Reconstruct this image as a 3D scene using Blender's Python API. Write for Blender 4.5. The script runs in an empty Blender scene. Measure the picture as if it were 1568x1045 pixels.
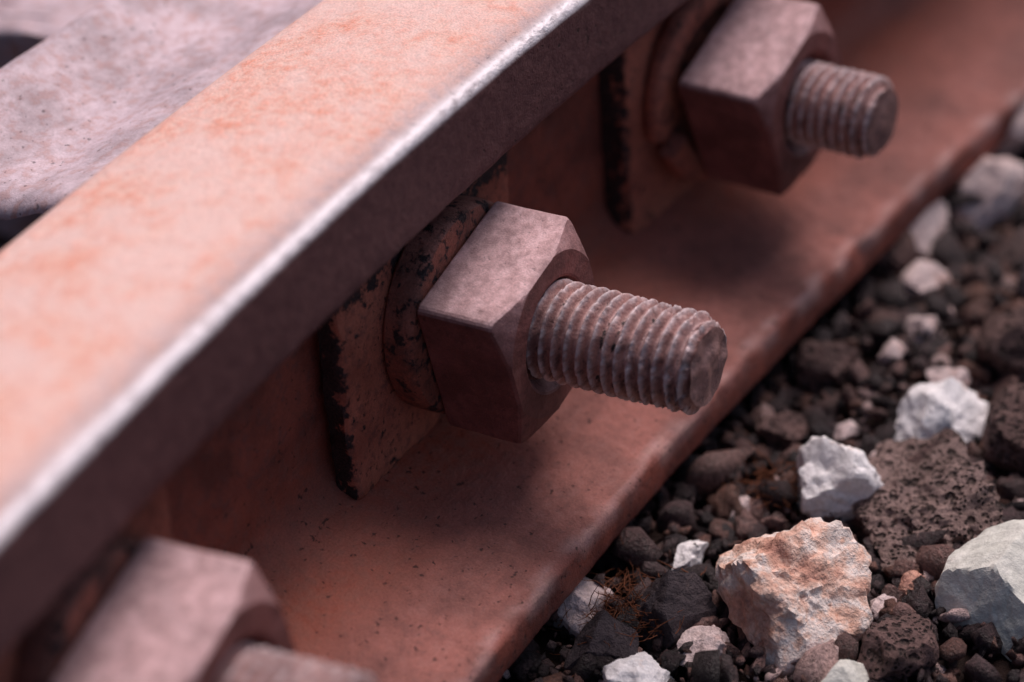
import bpy, math, random
import numpy as np
from mathutils import Vector, Matrix, noise
random.seed(7); rng=np.random.default_rng(7)
MM=0.001
scene=bpy.context.scene

# ---------------------------------------------------------------- materials
def new_mat(name):
    m=bpy.data.materials.new(name); m.use_nodes=True
    nt=m.node_tree; nt.nodes.clear()
    return m,nt
class G:
    def __init__(s,nt): s.nt=nt
    def n(s,t,**kw):
        nd=s.nt.nodes.new(t)
        for k,v in kw.items(): setattr(nd,k,v)
        return nd
    def l(s,a,b): s.nt.links.new(a,b)
    def coords(s,scale=1000.0,off=(0,0,0)):
        tc=s.n('ShaderNodeTexCoord'); mp=s.n('ShaderNodeMapping')
        mp.inputs['Scale'].default_value=(scale,)*3; mp.inputs['Location'].default_value=off
        s.l(tc.outputs['Object'],mp.inputs['Vector']); return mp.outputs['Vector']
    def noise(s,v,scale,detail=4,rough=.55):
        nd=s.n('ShaderNodeTexNoise'); nd.inputs['Scale'].default_value=scale
        nd.inputs['Detail'].default_value=detail; nd.inputs['Roughness'].default_value=rough
        s.l(v,nd.inputs['Vector']); return nd.outputs['Fac']
    def voro(s,v,scale):
        nd=s.n('ShaderNodeTexVoronoi'); nd.inputs['Scale'].default_value=scale
        s.l(v,nd.inputs['Vector']); return nd.outputs['Distance']
    def mr(s,v,a,b,c=0.,d=1.):
        nd=s.n('ShaderNodeMapRange'); nd.clamp=True
        for i,x in zip(('From Min','From Max','To Min','To Max'),(a,b,c,d)): nd.inputs[i].default_value=x
        s.l(v,nd.inputs['Value']); return nd.outputs['Result']
    def math(s,op,a,b,clamp=False):
        nd=s.n('ShaderNodeMath'); nd.operation=op; nd.use_clamp=clamp
        for i,x in enumerate((a,b)):
            if isinstance(x,(int,float)): nd.inputs[i].default_value=x
            else: s.l(x,nd.inputs[i])
        return nd.outputs[0]
    def mix(s,f,a,b,bt='MIX'):
        nd=s.n('ShaderNodeMix'); nd.data_type='RGBA'; nd.blend_type=bt
        if isinstance(f,(int,float)): nd.inputs[0].default_value=f
        else: s.l(f,nd.inputs[0])
        for k,x in ((6,a),(7,b)):
            if isinstance(x,tuple): nd.inputs[k].default_value=(*x,1)
            else: s.l(x,nd.inputs[k])
        return nd.outputs[2]
    def attr(s,name):
        nd=s.n('ShaderNodeAttribute'); nd.attribute_name=name; return nd.outputs['Fac']
    def ramp(s,v,stops):
        nd=s.n('ShaderNodeValToRGB'); cr=nd.color_ramp
        while len(cr.elements)>1: cr.elements.remove(cr.elements[-1])
        cr.elements[0].position=stops[0][0]; cr.elements[0].color=(*stops[0][1],1)
        for p,c in stops[1:]:
            e=cr.elements.new(p); e.color=(*c,1)
        s.l(v,nd.inputs[0]); return nd.outputs[0]
    def bump(s,h,strength,dist,prev=None):
        nd=s.n('ShaderNodeBump'); nd.inputs['Strength'].default_value=strength
        nd.inputs['Distance'].default_value=dist
        s.l(h,nd.inputs['Height'])
        if prev: s.l(prev,nd.inputs['Normal'])
        return nd.outputs['Normal']

def metal_mat(name,c1,c2,c3,dust,dust_amt=.7,grain=1.0,spec=.3,rough=.6,off=(0,0,0),rail=False,pitamt=.75):
    m,nt=new_mat(name); g=G(nt)
    v=g.coords(off=off)
    n1=g.noise(v,.06,5,.62); n2=g.noise(v,.33,4,.62); n3=g.noise(v,2.0,3,.65)
    col=g.mix(g.mr(n1,.38,.62),c1,c2)
    col=g.mix(g.mr(n2,.5,.64),col,c3)
    geo=g.n('ShaderNodeNewGeometry'); sp=g.n('ShaderNodeSeparateXYZ'); g.l(geo.outputs['Normal'],sp.inputs[0])
    up=g.mr(sp.outputs['Z'],.0,.95)
    d=g.math('MULTIPLY',up,g.mr(n2,.32,.6,dust_amt,.55*dust_amt))
    col=g.mix(d,col,dust)
    col=g.mix(.8,col,g.mr(n1,.36,.6,.74,1.16),'MULTIPLY')
    if rail:
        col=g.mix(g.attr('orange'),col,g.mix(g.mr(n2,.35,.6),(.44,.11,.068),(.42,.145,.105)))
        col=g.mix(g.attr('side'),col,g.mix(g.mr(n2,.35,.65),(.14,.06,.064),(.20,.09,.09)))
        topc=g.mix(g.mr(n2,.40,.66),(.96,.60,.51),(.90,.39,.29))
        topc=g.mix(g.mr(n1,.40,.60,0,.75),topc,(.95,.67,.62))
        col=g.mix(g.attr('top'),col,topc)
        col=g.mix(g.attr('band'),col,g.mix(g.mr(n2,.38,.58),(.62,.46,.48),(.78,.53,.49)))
    gr=g.mr(n3,.3,.7,.76,1.2)
    col=g.mix(.85*grain,col,gr,'MULTIPLY')
    n5=g.noise(v,.6,2,.5)
    pit=g.mr(n5,.66,.72)
    if rail: pit=g.math('MULTIPLY',pit,g.math('SUBTRACT',1.0,g.attr('top')),True)
    col=g.mix(g.math('MULTIPLY',pit,pitamt),col,(.035,.02,.02))
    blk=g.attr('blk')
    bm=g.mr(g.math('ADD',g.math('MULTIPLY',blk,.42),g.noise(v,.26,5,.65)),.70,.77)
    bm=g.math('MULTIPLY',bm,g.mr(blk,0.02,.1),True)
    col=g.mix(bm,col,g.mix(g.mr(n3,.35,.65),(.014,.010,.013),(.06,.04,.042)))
    w=g.math('MULTIPLY',g.attr('wear'),g.mr(n2,.3,.5,.6,1.),True)
    col=g.mix(w,col,(.90,.83,.88))
    bs=g.n('ShaderNodeBsdfPrincipled'); out=g.n('ShaderNodeOutputMaterial')
    g.l(col,bs.inputs['Base Color'])
    g.l(g.math('MULTIPLY',w,.25),bs.inputs['Metallic'])
    ro=g.mr(n2,.3,.7,rough-.08,rough+.12)
    g.l(g.math('SUBTRACT',ro,g.math('MULTIPLY',w,.2)),bs.inputs['Roughness'])
    bs.inputs['Specular IOR Level'].default_value=spec
    h=g.math('ADD',g.math('MULTIPLY',n3,.35),g.math('MULTIPLY',n2,1.0))
    h=g.math('SUBTRACT',h,g.math('MULTIPLY',pit,.35*pitamt))
    h=g.math('ADD',h,g.math('MULTIPLY',bm,.15))
    g.l(g.bump(h,.75*grain,.0009),bs.inputs['Normal']); g.l(bs.outputs[0],out.inputs[0])
    return m

RAIL=metal_mat('rail_paint',(.235,.072,.056),(.31,.088,.062),(.22,.082,.068),(.38,.165,.148),.7,rail=True,spec=.25)
NUT=metal_mat('nut_rust',(.21,.078,.07),(.27,.10,.09),(.19,.074,.068),(.86,.58,.60),.95,.7,pitamt=.35)
BOLT=metal_mat('bolt_rust',(.30,.135,.122),(.42,.20,.165),(.18,.08,.07),(.78,.55,.55),.8,1.0,.4,.5,(13,4,7),pitamt=.3)
WASH=metal_mat('washer_rust',(.28,.095,.07),(.38,.12,.08),(.19,.078,.062),(.50,.28,.25),.5,1.1,.3,.55,(3,9,1))
PLATE=metal_mat('plate_rust',(.42,.13,.09),(.45,.155,.105),(.27,.10,.078),(.50,.22,.18),.4,1.0,.3,.6,(31,9,4))
GUARD=metal_mat('guard_rust',(.36,.24,.26),(.44,.29,.30),(.42,.19,.15),(.74,.60,.66),.88,.5,.3,.6,(1,79,4),pitamt=.6)

def rock_mat(name,cols,spec=.3,scale=.12,bump=1.0,island=False,rough=.8,pores=False):
    m,nt=new_mat(name); g=G(nt); v=g.coords(off=(random.random()*50,)*3)
    n2=g.noise(v,scale*6,4,.65)
    if island:
        geo=g.n('ShaderNodeNewGeometry')
        col=g.ramp(geo.outputs['Random Per Island'],cols); k=g.mr(n2,.3,.7,.4,1.65)
    else:
        n1=g.noise(v,scale,6,.65)
        col=g.ramp(n1,cols); k=g.mr(n2,.3,.7,.7,1.15)
    col=g.mix(1.0,col,k,'MULTIPLY')
    h=g.math('ADD',n2,g.math('MULTIPLY',g.noise(v,scale*22,3,.6),.3))
    if pores:
        a=g.mr(g.voro(v,.30),.14,.38); b=g.mr(g.voro(v,.8),.14,.36)
        pp=g.math('MULTIPLY',a,b)
        h=g.math('ADD',h,g.math('MULTIPLY',pp,1.5))
        col=g.mix(1.0,col,g.mr(pp,0,1,.38,1.0),'MULTIPLY')
    bs=g.n('ShaderNodeBsdfPrincipled'); out=g.n('ShaderNodeOutputMaterial')
    g.l(col,bs.inputs['Base Color']); bs.inputs['Roughness'].default_value=rough
    bs.inputs['Specular IOR Level'].default_value=spec
    g.l(g.bump(h,.9*bump,.0011),bs.inputs['Normal']); g.l(bs.outputs[0],out.inputs[0]); return m

GRAVEL=rock_mat('gravel_stone',[(0,(.022,.012,.015)),(.3,(.045,.026,.029)),(.55,(.078,.043,.046)),(.70,(.13,.066,.060)),(.80,(.17,.075,.055)),(.90,(.22,.12,.11)),(.955,(.32,.18,.16)),(.982,(.70,.50,.48))],.5,.16,1.5,True,.5)
DIRT=rock_mat('dirt',[(.3,(.014,.008,.008)),(.6,(.045,.024,.020)),(.75,(.085,.045,.035))],.2,.1,1.2)
WHITE=rock_mat('white_rock',[(.3,(.93,.88,.90)),(.58,(.95,.91,.92)),(.70,(.88,.64,.54))],.3,.07,.8)
PALEP=rock_mat('pale_pink_rock',[(.3,(.62,.46,.45)),(.55,(.80,.64,.63)),(.7,(.50,.29,.25))],.3,.10,1.0)
PINK=rock_mat('pink_rock',[(.30,(.40,.19,.15)),(.40,(.70,.38,.29)),(.46,(.88,.58,.47)),(.53,(.95,.83,.78)),(.59,(.90,.58,.46)),(.66,(.64,.32,.23)),(.75,(.32,.18,.14))],.3,.06,1.3)
LAVA=rock_mat('lava_rock',[(.3,(.21,.14,.125)),(.6,(.38,.26,.24)),(.75,(.28,.18,.16))],.2,.1,1.8,pores=True)
GREEN=rock_mat('pale_green_rock',[(.3,(.66,.66,.60)),(.6,(.74,.72,.67)),(.75,(.66,.56,.52))],.3,.05,.8)
DARKR=rock_mat('dark_rock',[(.3,(.045,.032,.040)),(.6,(.08,.058,.066)),(.75,(.11,.07,.062))],.4,.12,1.3)
BROWNR=rock_mat('brown_rock',[(.3,(.12,.070,.064)),(.6,(.22,.13,.12)),(.75,(.30,.165,.145))],.3,.12,1.5,pores=True)
MOSS=rock_mat('dry_fibre',[(.3,(.12,.04,.02)),(.6,(.26,.09,.045))],.2,.3,.3)

# ---------------------------------------------------------------- helpers
def mesh_obj(name,verts,faces,mat,smooth=True,attrs=None,parent=None):
    me=bpy.data.meshes.new(name); me.from_pydata([tuple(v) for v in verts],[],faces)
    if attrs:
        for k,vals in attrs.items():
            a=me.attributes.new(k,'FLOAT','POINT'); a.data.foreach_set('value',np.asarray(vals,dtype=np.float32))
    me.validate(); me.update()
    if smooth: me.polygons.foreach_set('use_smooth',[True]*len(me.polygons))
    me.materials.append(mat)
    ob=bpy.data.objects.new(name,me); scene.collection.objects.link(ob)
    if parent: ob.parent=parent
    return ob
def sharp(ob,deg=35): ob.data.set_sharp_from_angle(angle=math.radians(deg))
def fix(ob):
    import bmesh
    bm=bmesh.new(); bm.from_mesh(ob.data); bmesh.ops.recalc_face_normals(bm,faces=bm.faces); bm.to_mesh(ob.data); bm.free()
def ss(a,b,x):
    t=min(1,max(0,(x-a)/(b-a))); return t*t*(3-2*t)
K=.00028
def bend(x):
    a=abs(x)
    return K*x*x if a<260 else K*260*260+2*K*260*(a-260)*.5
def bslope(x): return 2*K*x

# ---------------------------------------------------------------- rail
def arc(cy,cz,r,a0,a1,n):
    return [(cy+r*math.cos(math.radians(a0+(a1-a0)*i/n)),cz+r*math.sin(math.radians(a0+(a1-a0)*i/n))) for i in range(n+1)]
prof=[]
prof+=[(-16,-54),(44,-54)]
prof+=arc(44.5,-52,2,-90,0,3)
prof+=arc(43.8,-45,2.7,0,78,5)
prof+=[(10,-34.6)]
prof+=arc(1.5,-21.5,10.5,-102,-180,8)[1:]
prof+=[(-8.5,10),(-8.2,26)]
prof+=arc(-2,29,6,180,98,4)
prof+=[(12,35.6)]
prof+=arc(12.5,38.2,2.5,-80,0,4)
prof+=[(15,56)]
prof+=arc(12.4,57.0,2.6,0,72,6)
prof+=[(6,60.9),(-5,62.1),(-16,62.5),(-28,61.8),(-36,60.6)]
prof+=arc(-37,50.8,9.7,82,180,8)
prof+=[(-47,40)]
prof+=[(-44,35),(-28,32),(-24,26),(-24,-18),(-30,-30),(-78,-42),(-79,-54)]
P=[]
n=len(prof)
for i in range(n):
    a=Vector(prof[i]); b=Vector(prof[(i+1)%n]); L=(b-a).length
    k=max(1,int(L/2.4)) if a.x>-50 and a.y>-53.9 else 1
    for j in range(k): P.append(tuple(a.lerp(b,j/k)))
xs=list(np.arange(-1500,-420,60))+list(np.arange(-420,260,2.2))+list(np.arange(260,1501,60))
V=[];at={'side':[], 'top':[], 'band':[], 'wear':[],'blk':[],'orange':[]}
for x in xs:
    for (y,z) in P:
        nz=noise.noise(Vector((x*.02,y*.05,z*.05)))*.5+noise.noise(Vector((x*.11,y*.15,z*.15+9)))*.22
        e=0
        if z<-38 and y>38:
            e=noise.noise(Vector((x*.05,3,z*.1)))*.5+noise.noise(Vector((x*.3,8,z*.2)))*.4-max(0,noise.noise(Vector((x*.16,28,z*.1)))-.25)*2.2
        if z>55 and y>10:
            e=noise.noise(Vector((x*.12,13,1)))*.5-max(0,noise.noise(Vector((x*.22,31,1)))-.3)*1.2
        if 33<z<40 and y>9:
            e=noise.noise(Vector((x*.12,53,1)))*.6-max(0,noise.noise(Vector((x*.22,61,1)))-.25)*1.6
        V.append((x*MM,(y+bend(x)+nz*.6+e)*MM,(z+nz*.5+e*.5)*MM))
        jit=noise.noise(Vector((x*.03,5,0)))*1.2+noise.noise(Vector((x*.15,5,0)))*.7
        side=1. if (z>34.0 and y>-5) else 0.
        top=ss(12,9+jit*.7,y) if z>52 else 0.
        wear=0.
        if z>55.5 and y>9: wear=ss(57.0,58.0,z+jit*.3)*ss(10.6,12.0,y+jit*.4)
        band=0.
        if z>58: band=ss(12.8,11.5,y)*ss(4+jit*2,9.5,y)
        fe=0
        if -48<z<-38 and y>41: fe=max(0,.3+noise.noise(Vector((x*.12,4,y*.4)))*1.2)*ss(42,44,y)
        orange=max(0,1-abs(math.hypot(y-4,(z+30)*.5))/26)*(.6+.9*noise.noise(Vector((x*.025,y*.05,3)))) if (y>-10 and z<-10) else 0
        at['orange'].append(max(0,min(1,orange*1.3)))
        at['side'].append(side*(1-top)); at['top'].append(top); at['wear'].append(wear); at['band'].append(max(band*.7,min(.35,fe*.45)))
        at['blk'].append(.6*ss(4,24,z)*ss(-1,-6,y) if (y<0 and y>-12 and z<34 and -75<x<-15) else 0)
m=len(P); F=[]
for i in range(len(xs)-1):
    for j in range(m):
        j2=(j+1)%m
        F.append((i*m+j,i*m+j2,(i+1)*m+j2,(i+1)*m+j))
F.append(tuple(range(m))); F.append(tuple((len(xs)-1)*m+j for j in range(m)))
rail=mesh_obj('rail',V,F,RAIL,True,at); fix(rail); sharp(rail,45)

def build_guard():
    gp=[(-50,-54),(-50,10),(-52,30)]+arc(-62,34,10,0,80,6)+[(-68,42.5),(-78,39),(-90,39),(-102,44)]+arc(-108,39,8,80,160,6)+[(-118,30),(-124,22),(-150,16),(-230,10),(-234,-54)]
    Q=[]
    for i in range(len(gp)):
        a=Vector(gp[i]); b=Vector(gp[(i+1)%len(gp)]); k=max(1,int((b-a).length/3))
        for j in range(k): Q.append(tuple(a.lerp(b,j/k)))
    xe=56
    xs=list(np.arange(-1200,-200,50))+list(np.arange(-200,xe-8,3))+[xe-8+8*math.sin(math.radians(a)) for a in range(0,91,9)]
    V=[];q=len(Q)
    for x in xs:
        t=max(0,(x-(xe-8))/8); s=math.sqrt(max(0,1-t*t)) if t>0 else 1
        for y,z in Q:
            zz=z-(1-s)*5 if z>22 else z
            yc=-84; yy=yc+(y-yc)*(1-(1-s)*.15)
            nn=noise.fractal(Vector((x*.03,y*.03,z*.03)),1,2,4)*2.0
            cut=ss(36,27,z)*110*ss(-80,xe,x)
            V.append(((x-cut)*MM,(yy+bend(x)*.9+nn)*MM,(zz+nn)*MM))
    F=[(i*q+j,i*q+(j+1)%q,(i+1)*q+(j+1)%q,(i+1)*q+j) for i in range(len(xs)-1) for j in range(q)]
    F+=[tuple(range(q))]
    b=(len(xs)-1)*q; c=len(V); V.append(((xe-110)*MM,-84*MM,10*MM))
    F+=[(b+j,b+(j+1)%q,c) for j in range(q)]
    o=mesh_obj('guard_rail',V,F,GUARD,True); fix(o); sharp(o,50)
build_guard()

# ---------------------------------------------------------------- bolts
def polar_solid(name,rings,mat,parent,N=128,attrs=None,smooth=35,cap=True,dz=0):
    V=[];F=[]
    for rf in rings:
        for k in range(N):
            th=2*math.pi*k/N; r,y=rf(th)
            x,z=r*math.cos(th),r*math.sin(th)
            d=noise.noise(Vector((x*.12,y*.12,z*.12)))*.5+noise.noise(Vector((x*.4,y*.4,z*.4)))*.25
            V.append(((x*(1+d*.014))*MM,(y+d*.35)*MM,(z*(1+d*.014)+dz)*MM))
    for i in range(len(rings)-1):
        for k in range(N):
            F.append((i*N+k,i*N+(k+1)%N,(i+1)*N+(k+1)%N,(i+1)*N+k))
    if cap:
        F.append(tuple(range(N))); F.append(tuple((len(rings)-1)*N+k for k in range(N)))
    o=mesh_obj(name,V,F,mat,True,attrs,parent); fix(o); sharp(o,smooth); return o
def rsq(th,h,rad,rot):
    a=(th-rot)%(math.pi/2)
    if a>math.pi/4: a=math.pi/2-a
    r=h/math.cos(a); c=h-rad
    if h*math.tan(a)>c:
        dx,dy=math.cos(a),math.sin(a)
        b=dx*c+dy*c; disc=b*b-(2*c*c-rad*rad)
        r=b+math.sqrt(max(0,disc))
    return r
def nut(parent,y0,t,h,rot,tan=.42,D=12,dz=0):
    rot=math.radians(rot); r1=h*1.02
    def side(y,ins): return lambda th:(rsq(th,h-ins,2.0,rot),y)
    def top(k):
        def f(th):
            r=rsq(th,h-.35,2.0,rot); rr=r1+(r-r1)*k
            if r<r1: rr=r*(0.985+.015*k)
            return (rr, y0+t-max(0,rr-r1)*tan-(0.2 if k==1 else 0))
        return f
    def top0(th):
        r=rsq(th,h,2.0,rot); return (r,y0+t-max(0,r-r1)*tan-.8)
    def mid(fr):
        def f(th):
            r,yy=top0(th); return (r,y0+.7+(yy-y0-.7)*fr)
        return f
    rings=[side(y0,.8),side(y0+.3,.2),mid(0),mid(.2),mid(.4),mid(.6),mid(.8),top0,top(1),top(.5),top(0),
           lambda th:(h*.93,y0+t+.05),lambda th:(D+2.4,y0+t+.1),lambda th:(D+1.8,y0+t-.1),lambda th:(D+.7,y0+t-1.8),lambda th:(D-.4,y0+t-3.5)]
    return polar_solid('nut',rings,NUT,parent,240,smooth=14,dz=dz)
def thread(parent,y0,y1,D,pitch,damage=0.,seed=0):
    R=D/2; N=144; step=pitch/12; ny=int((y1-y0)/step)
    V=[];F=[];w=[];bk=[]
    for i in range(ny+1):
        y=y0+(y1-y0)*i/ny
        endk=max(0,(y-(y1-3.0))/3.0)
        for k in range(N):
            th=2*math.pi*k/N
            ph=(y/pitch-k/N)%1.0
            tri=abs(ph-.5)*2
            tri=min(1,max(0,(tri-.10)/.78)); tri=tri*.75+tri*tri*(3-2*tri)*.25
            p=Vector((math.cos(th)*R*.22+seed,y*.22,math.sin(th)*R*.22))
            nn=noise.noise(p); n2=noise.noise(p*2.6); n3=noise.noise(p*7)
            r=R-2.4*tri
            if tri<.4: r-=max(0,n2-.18)*1.0+max(0,n3)*.15
            dm=damage*ss(y1-34,y1-6,y)*max(0,noise.noise(Vector((math.cos(th)*2+seed,y*.11,math.sin(th)*2)))+.08)
            if tri<.5: r-=dm*1.6*(.6+n3)
            else: r+=dm*1.1
            r-=endk**1.6*2.3
            yy=y+(.12+.35*damage*ss(y1-30,y1,y))*nn
            V.append((math.cos(th)*(r+.15*nn)*MM,yy*MM,math.sin(th)*(r+.15*nn)*MM))
            w.append(max(0,.5-tri)*.9*(1 if n2>-.1 else .3)); bk.append(.34*tri if tri>.7 else 0)
    base=ny*N
    for i in range(ny):
        for k in range(N): F.append((i*N+k,i*N+(k+1)%N,(i+1)*N+(k+1)%N,(i+1)*N+k))
    prev=base
    for f in (.95,.85,.7,.55,.4,.25,.1):
        st=len(V)
        for k in range(N):
            th=2*math.pi*k/N; r=(R-2.3)*f
            x,z=math.cos(th)*r,math.sin(th)*r
            V.append((x*MM,(y1+.2+.7*(1-f)+noise.noise(Vector((x*.25,seed,z*.25)))*.9*(.3+damage)*(1-f*.6))*MM,z*MM)); w.append(0.05); bk.append(0)
        for k in range(N): F.append((prev+k,prev+(k+1)%N,st+(k+1)%N,st+k))
        prev=st
    F.append(tuple(prev+k for k in range(N)))
    o=mesh_obj('threaded_shank',V,F,BOLT,True,{'wear':w,'blk':bk},parent); fix(o); sharp(o,60); return o
def flat_washer(parent,y0,t,R,name='washer'):
    rings=[lambda th:(R-.6,y0),lambda th:(R,y0+.7),lambda th:(R+.2,y0+t*.5),lambda th:(R,y0+t-1.4),lambda th:(R-.7,y0+t-.4),lambda th:(R-2.0,y0+t),lambda th:(12,y0+t)]
    return polar_solid(name,rings,WASH,parent,128,{'blk':[.40]*(7*128)})
def spring_washer(parent,y0,t,R,w,a0,a1,rise):
    V=[];F=[];n=140
    sec=[(0,.8),(.8,0),(w-1.2,0),(w,1.2),(w,t-1.2),(w-1.2,t),(.8,t),(0,t-.8)]
    for i in range(n+1):
        f=i/n; th=math.radians(a0+(a1-a0)*f)
        for (u,v) in sec:
            r=R-w+u+noise.noise(Vector((f*9,u*.3,v*.3)))*.25; y=y0+v+rise*f
            V.append((math.cos(th)*r*MM,y*MM,math.sin(th)*r*MM))
    for i in range(n):
        for k in range(8): F.append((i*8+k,i*8+(k+1)%8,(i+1)*8+(k+1)%8,(i+1)*8+k))
    F+=[tuple(range(8)),tuple(n*8+k for k in range(8))]
    o=mesh_obj('spring_washer',V,F,PLATE,True,{'blk':[.3]*len(V)},parent); fix(o); sharp(o,50); return o
def plate(parent,xa,xb,za,zb,t,rad,blktop):
    loop=[]
    rr=[(xb-rad,za+rad,-90),(xb-rad,zb-rad,0),(xa+rad,zb-rad,90),(xa+rad,za+rad,180)]
    for cx,cz,a in rr:
        for i in range(7):
            an=math.radians(a+i*15); loop.append((cx+rad*math.cos(an),cz+rad*math.sin(an)))
    dense=[]
    for i in range(len(loop)):
        a=Vector(loop[i]);b=Vector(loop[(i+1)%len(loop)]);k=max(1,int((b-a).length/1.2))
        for j in range(k): dense.append(a.lerp(b,j/k))
    n=len(dense);c=Vector(((xa+xb)/2,(za+zb)/2));V=[];F=[];blk=[]
    def ring(ins,y,b):
        for p in dense:
            d=(p-c); q=p-d.normalized()*ins
            e=noise.noise(Vector((p.x*.12,y*.3,p.y*.12)))*.8+noise.noise(Vector((p.x*.5,y,p.y*.5)))*.5
            q=q+d.normalized()*e
            V.append((q.x*MM,(y+noise.noise(Vector((q.x*.05,1,q.y*.05)))*.5)*MM,q.y*MM))
            bb=b
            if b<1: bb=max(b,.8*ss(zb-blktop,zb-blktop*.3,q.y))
            blk.append(bb)
    ring(1,-t,.95); ring(0,-t+.6,.95); ring(0,-t*.5,.85); ring(.1,-1.2,.68); ring(.8,-.3,.45); ring(1.7,0,.25)
    L=6
    for s in (.9,.8,.7,.6,.5,.4,.3,.2,.1):
        for p in dense:
            q=c+(p-c)*s*.97
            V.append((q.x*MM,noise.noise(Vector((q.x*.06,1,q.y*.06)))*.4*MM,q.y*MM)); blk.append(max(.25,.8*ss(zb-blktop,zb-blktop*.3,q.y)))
        L+=1
    for i in range(L-1):
        for k in range(n): F.append((i*n+k,i*n+(k+1)%n,(i+1)*n+(k+1)%n,(i+1)*n+k))
    F.append(tuple(range(n))); F.append(tuple((L-1)*n+k for k in range(n)))
    o=mesh_obj('plate_washer',V,F,PLATE,True,{'blk':blk},parent); fix(o); sharp(o,40); return o

def assembly(x,dy=0,dz=0):
    e=bpy.data.objects.new('rail_bolt',None); scene.collection.objects.link(e)
    e.location=(x*MM,(bend(x)+dy)*MM,dz*MM); e.rotation_euler=(0,0,math.atan(bslope(x))); e.empty_display_size=.02
    return e
e=assembly(0)
plate(e,-36,41,-32,31,6.5,2.5,22)
flat_washer(e,0.3,8.5,25.5)
nut(e,9,22.6,19.6,-13,dz=-1.2)
thread(e,4,70.5,24,3.2,1.0,1)
e=assembly(-125)
plate(e,-34,34,-36,31,11,7,6)
spring_washer(e,.3,5,27.5,8,347,697,3.0)
flat_washer(e,.3,3,22)
nut(e,9.1,25.4,18.6,-20,tan=.34)
thread(e,4,56,22.3,3.0,.25,5)
e=assembly(144)
plate(e,-36,40,-29,31,7,5,10)
flat_washer(e,.3,8,26)
nut(e,8.6,27,19.8,-13)
thread(e,4,62,23.5,3.15,.3,9)

# ---------------------------------------------------------------- ground
GZ=-64
def gh(x,y): return noise.noise(Vector((x*.012,y*.012,3)))*4+noise.noise(Vector((x*.04,y*.04,8)))*2.4
a=list(np.arange(-600,301,12)); ext=[700,1000,2000,5000,15000,50000]
xsg=[-e for e in reversed(ext)]+a+[400]+ext; ysg=xsg
V=[(x*MM,y*MM,(GZ-3+(gh(x,y) if abs(x)<900 and abs(y)<900 else 0))*MM) for x in xsg for y in ysg]
nY=len(ysg)
F=[(i*nY+j,i*nY+j+1,(i+1)*nY+j+1,(i+1)*nY+j) for i in range(len(xsg)-1) for j in range(nY-1)]
mesh_obj('ground',V,F,DIRT,True)

def ico(sub):
    import bmesh
    bm=bmesh.new(); bmesh.ops.create_icosphere(bm,subdivisions=sub,radius=1)
    v=np.array([p.co[:] for p in bm.verts]); f=np.array([[q.index for q in fc.verts] for fc in bm.faces]); bm.free()
    return v/np.linalg.norm(v,axis=1)[:,None],f
def rockshape(v,seed,planes=14,lo=.62,hi=1.0):
    r=np.random.default_rng(seed)
    nrm=r.normal(size=(planes,3)); nrm/=np.linalg.norm(nrm,axis=1)[:,None]
    d=r.uniform(lo,hi,planes)
    dots=v@nrm.T
    rad=np.where(dots>.05,d/np.maximum(dots,.05),9).min(axis=1)
    return v*np.minimum(rad,1.3)[:,None]
def rotm(r):
    q=r.normal(size=4); q/=np.linalg.norm(q); w,x,y,z=q
    return np.array([[1-2*(y*y+z*z),2*(x*y-z*w),2*(x*z+y*w)],[2*(x*y+z*w),1-2*(x*x+z*z),2*(y*z-x*w)],[2*(x*z-y*w),2*(y*z+x*w),1-2*(x*x+y*y)]])
lib={}
for sub in (1,2,3):
    v,f=ico(sub); sh=[]
    for s in range(18):
        p=rockshape(v,100+s,8,.4,1.0)
        nn=np.array([noise.noise(Vector(q*2.6)+Vector((s*5,0,0)))*.28+noise.noise(Vector(q*7)+Vector((s*5,0,0)))*.34 for q in v])
        sh.append(p*(1+nn)[:,None])
    lib[sub]=(sh,f)
VV=[];FF=[];cnt=0
def add(sub,x,y,z,r,rg):
    global cnt
    sh,f=lib[sub]; p=sh[rg.integers(18)]*np.array([1.15,rg.uniform(.6,1),rg.uniform(.45,.9)])
    p=(p@rotm(rg).T)*r+np.array([x,y,z])
    VV.append(p); FF.append(f+cnt); cnt+=len(p)
def scatter(n,x0,x1,y0,y1,rmin,rmax,sub,pw=2.0,lift=1.0):
    for _ in range(n):
        x=rng.uniform(x0,x1); y=rng.uniform(y0,y1); r=rmin+(rmax-rmin)*rng.random()**pw
        add(sub,x,y,GZ+gh(x,y)+r*rng.uniform(-.2,.7)*lift,r,rng)
scatter(8000,-360,110,28,175,.7,2.1,1,1.2,2.8)
scatter(3000,-360,110,28,175,2.0,4.6,2,1.7)
scatter(190,-380,120,32,190,4.2,7.0,3,1.8,.6)
scatter(2200,-800,420,30,420,3,9,1,1.6)
scatter(1500,-500,300,-300,-50,3,10,1,1.6)
VV=np.concatenate(VV)*MM; FF=np.concatenate(FF)
me=bpy.data.meshes.new('gravel'); me.vertices.add(len(VV)); me.vertices.foreach_set('co',VV.astype(np.float32).ravel())
me.loops.add(len(FF)*3); me.loops.foreach_set('vertex_index',FF.astype(np.int32).ravel())
me.polygons.add(len(FF)); me.polygons.foreach_set('loop_start',np.arange(0,len(FF)*3,3,dtype=np.int32)); me.polygons.foreach_set('loop_total',np.full(len(FF),3,dtype=np.int32))
me.update(calc_edges=True); me.validate(); me.materials.append(GRAVEL)
gob=bpy.data.objects.new('gravel',me); scene.collection.objects.link(gob)

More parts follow.
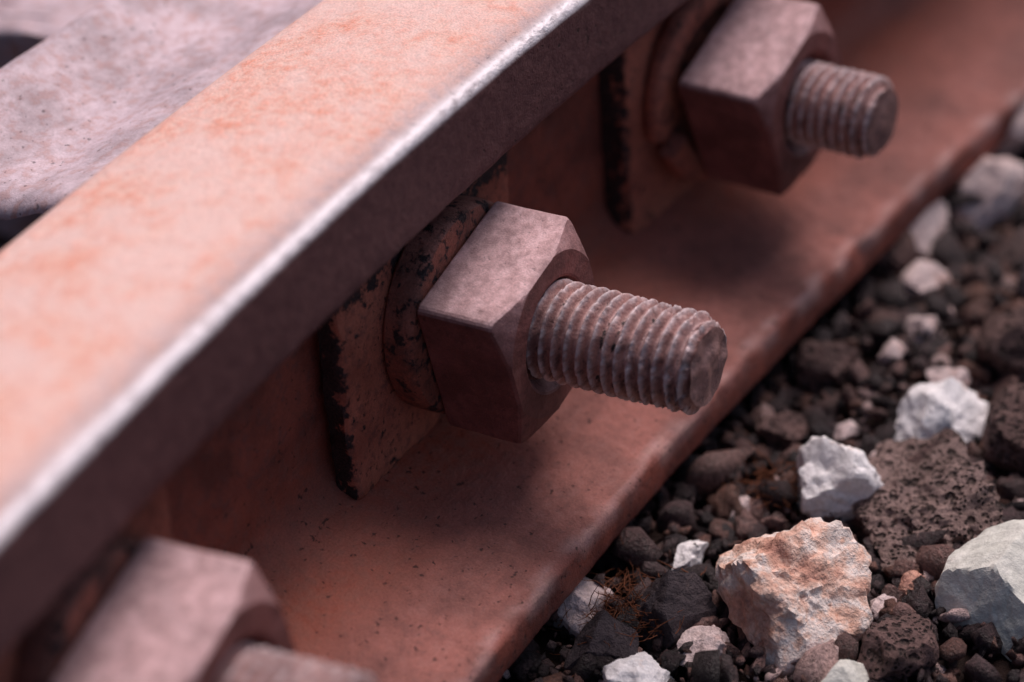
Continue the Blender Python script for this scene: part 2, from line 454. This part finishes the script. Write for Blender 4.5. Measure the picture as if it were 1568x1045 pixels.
# individual larger stones: name,x,y,radius,material,lift,scale
big=[('white_stone',-42.9,80,10.3,WHITE,.55,(1,.95,.95)),('white_stone',-79,94,11,WHITE,.4,(1.1,.8,.75)),
('pink_quartz_rock',3,91,15.6,PINK,.5,(1,.9,.9)),('lava_rock',-48,106,18.5,LAVA,.12,(1.1,1.05,.6)),
('pale_green_stone',-23,136,16,GREEN,.3,(1.1,.8,.8)),('pale_pink_stone',-166,51,10,PALEP,.5,(1.1,.8,.7)),('pale_stone',-190,63,11,PALEP,.5,(1,.8,.7)),
('white_stone',40,70.5,8.5,WHITE,.3,(1,.9,.6)),('white_stone',-5.6,60,5,WHITE,.5,(1.2,.6,.7)),('white_stone',24,45.5,7.5,PALEP,.1,(1,.9,.8)),
('dark_stone',15,66.3,9.5,DARKR,.6,(1,.8,.8)),('pale_stone',25,114,8.7,GREEN,.2,(1,.9,.6)),('pink_stone',23,80,6.5,PALEP,.4,(1,.8,.8)),
('pale_stone',-231,51,15,PALEP,.5,(1,.8,.8)),('white_stone',-145,63,6.5,PALEP,.5,(1.3,.7,.7)),('white_stone',-120,72.6,5,PALEP,.5,(1,.8,.8)),
('brown_stone',-83,113,12,BROWNR,.4,(1,.8,.8)),('brown_stone',-153,48,10,BROWNR,.5,(1,.8,.8)),('brown_stone',-95,56,8,BROWNR,.4,(1,.8,.8)),
('brown_stone',-64.7,57.5,6.5,BROWNR,.4,(1,.8,.8)),('brown_stone',7.6,119,9,BROWNR,.3,(1,.8,.8)),('pale_pink_stone',-100,87,5.5,PALEP,.5,(1,.8,.8)),
('pale_stone',92,-84,16,PALEP,.6,(1,.8,.8)),('brown_stone',-118,100,11,BROWNR,.4,(1,.8,.8)),('pale_pink_stone',-60,88,7,PALEP,.2,(1,.8,.8)),
('dark_stone',33,58,8,DARKR,.3,(1,.9,.8)),('dark_stone',-150,95,9,DARKR,.4,(1,.8,.8)),('brown_stone',-66,97,9.5,BROWNR,.25,(1,.8,.8)),
('pale_pink_stone',-30,62,3.2,PALEP,.8,(1.2,.8,.8)),('pale_pink_stone',-72,72,3.0,PALEP,.8,(1.2,.8,.8)),('pale_pink_stone',-10,108,3.2,PALEP,.6,(1.2,.8,.8)),('pale_pink_stone',-105,70,3.4,PALEP,.8,(1.2,.8,.8)),('pink_stone',-20,112,3.0,PINK,.7,(1.2,.8,.8))]
vb,fb=ico(5); fbl=[tuple(t) for t in fb.tolist()]
for i,(nm,x,y,r,mt,lift,sc) in enumerate(big):
    q=rockshape(vb,900+i*3,11,lo=.68,hi=1.0)
    if mt is GREEN: q=rockshape(vb,950+i*3,8,lo=.55,hi=.95)
    nn=np.array([noise.fractal(Vector(a*1.5)+Vector((i*7,0,0)),1,2,3)*(.06 if mt is GREEN else .14)+noise.ridged_multi_fractal(Vector(a*2.2)+Vector((i*3,2,0)),1,2,4,1,2)*.035 for a in vb])
    if mt is LAVA or mt is PINK:
        nn+=np.array([noise.fractal(Vector(a*4)+Vector((i*7,4,0)),.6,2,4)*(.13 if mt is LAVA else .08) for a in vb])
    if mt is WHITE:
        nn+=np.array([noise.fractal(Vector(a*3)+Vector((i*7,4,0)),.8,2,3)*.08 for a in vb])
    q=(q*(1+nn)[:,None])@rotm(np.random.default_rng(40+i)).T*np.array(sc)*r
    o=mesh_obj(nm,q*MM,fbl,mt,not (mt is DARKR or mt is LAVA))
    if mt is not LAVA: sharp(o,30)
    o.location=(x*MM,y*MM,(GZ+gh(x,y)+r*lift)*MM)

def strands(name,cx,cy,cz,n,rad,ln,th,mat,seed):
    rg=np.random.default_rng(seed); V=[];F=[]
    for _ in range(n):
        p=np.array([cx,cy,cz])+rg.normal(size=3)*np.array([rad,rad,rad*.35]); d=rg.normal(size=3); d[2]=abs(d[2])*.5; d/=np.linalg.norm(d)
        L=ln*rg.uniform(.5,1); k=7; b=len(V)
        for i in range(k):
            d=d+rg.normal(size=3)*.22; d/=np.linalg.norm(d)
            s=np.cross(d,[.3,.2,1]); s/=np.linalg.norm(s); u=np.cross(s,d); w=th*(1-i/k*.7)
            for a in (0,2.1,4.2): V.append((p+(s*math.cos(a)+u*math.sin(a))*w)*MM)
            p=p+d*L/k
        for i in range(k-1):
            for a in range(3): F.append((b+i*3+a,b+i*3+(a+1)%3,b+i*3+3+(a+1)%3,b+i*3+3+a))
    return mesh_obj(name,V,F,mat,True)
strands('dry_moss',22,57,-60,340,6.5,9,.16,MOSS,3)
strands('dry_moss',-40,66,-60,110,4,8,.16,MOSS,5)
strands('twig',-156,70,-56,1,1,22,.7,BROWNR,11)

# ---------------------------------------------------------------- camera
Rr=Vector((-.498,.864,-.0735)); Bk=Vector((.710,.455,.5376)).normalized()
Rr=(Rr-Bk*Rr.dot(Bk)).normalized(); Up=Bk.cross(Rr)
cam_d=bpy.data.cameras.new('camera'); cam=bpy.data.objects.new('camera',cam_d); scene.collection.objects.link(cam)
C=Vector((454.8,310.8,338.1))
cam.matrix_world=Matrix(((Rr.x,Up.x,Bk.x,C.x*MM),(Rr.y,Up.y,Bk.y,C.y*MM),(Rr.z,Up.z,Bk.z,C.z*MM),(0,0,0,1)))
cam_d.lens=96.4; cam_d.sensor_width=36; cam_d.clip_start=.01; cam_d.clip_end=200
cam_d.dof.use_dof=True; cam_d.dof.focus_distance=.630; cam_d.dof.aperture_fstop=6.3
scene.camera=cam

# ---------------------------------------------------------------- light
s=Vector((-.52,.0,.86)).normalized()
sd=bpy.data.lights.new('sun','SUN'); so=bpy.data.objects.new('sun',sd); scene.collection.objects.link(so)
so.rotation_euler=s.to_track_quat('Z','Y').to_euler(); sd.energy=2.4; sd.angle=math.radians(32); sd.color=(1,.865,.85)
w=bpy.data.worlds.new('World'); scene.world=w; w.use_nodes=True
nt=w.node_tree; bg=nt.nodes['Background']; sky=nt.nodes.new('ShaderNodeTexSky'); sky.sky_type='NISHITA'; sky.sun_disc=False
sky.sun_elevation=math.asin(s.z); sky.sun_rotation=math.atan2(s.x,s.y); sky.dust_density=4; sky.air_density=.8; sky.ozone_density=.8
nt.links.new(sky.outputs[0],bg.inputs[0]); bg.inputs[1].default_value=.078
scene.view_settings.view_transform='Standard'; scene.view_settings.look='None'; scene.view_settings.exposure=0
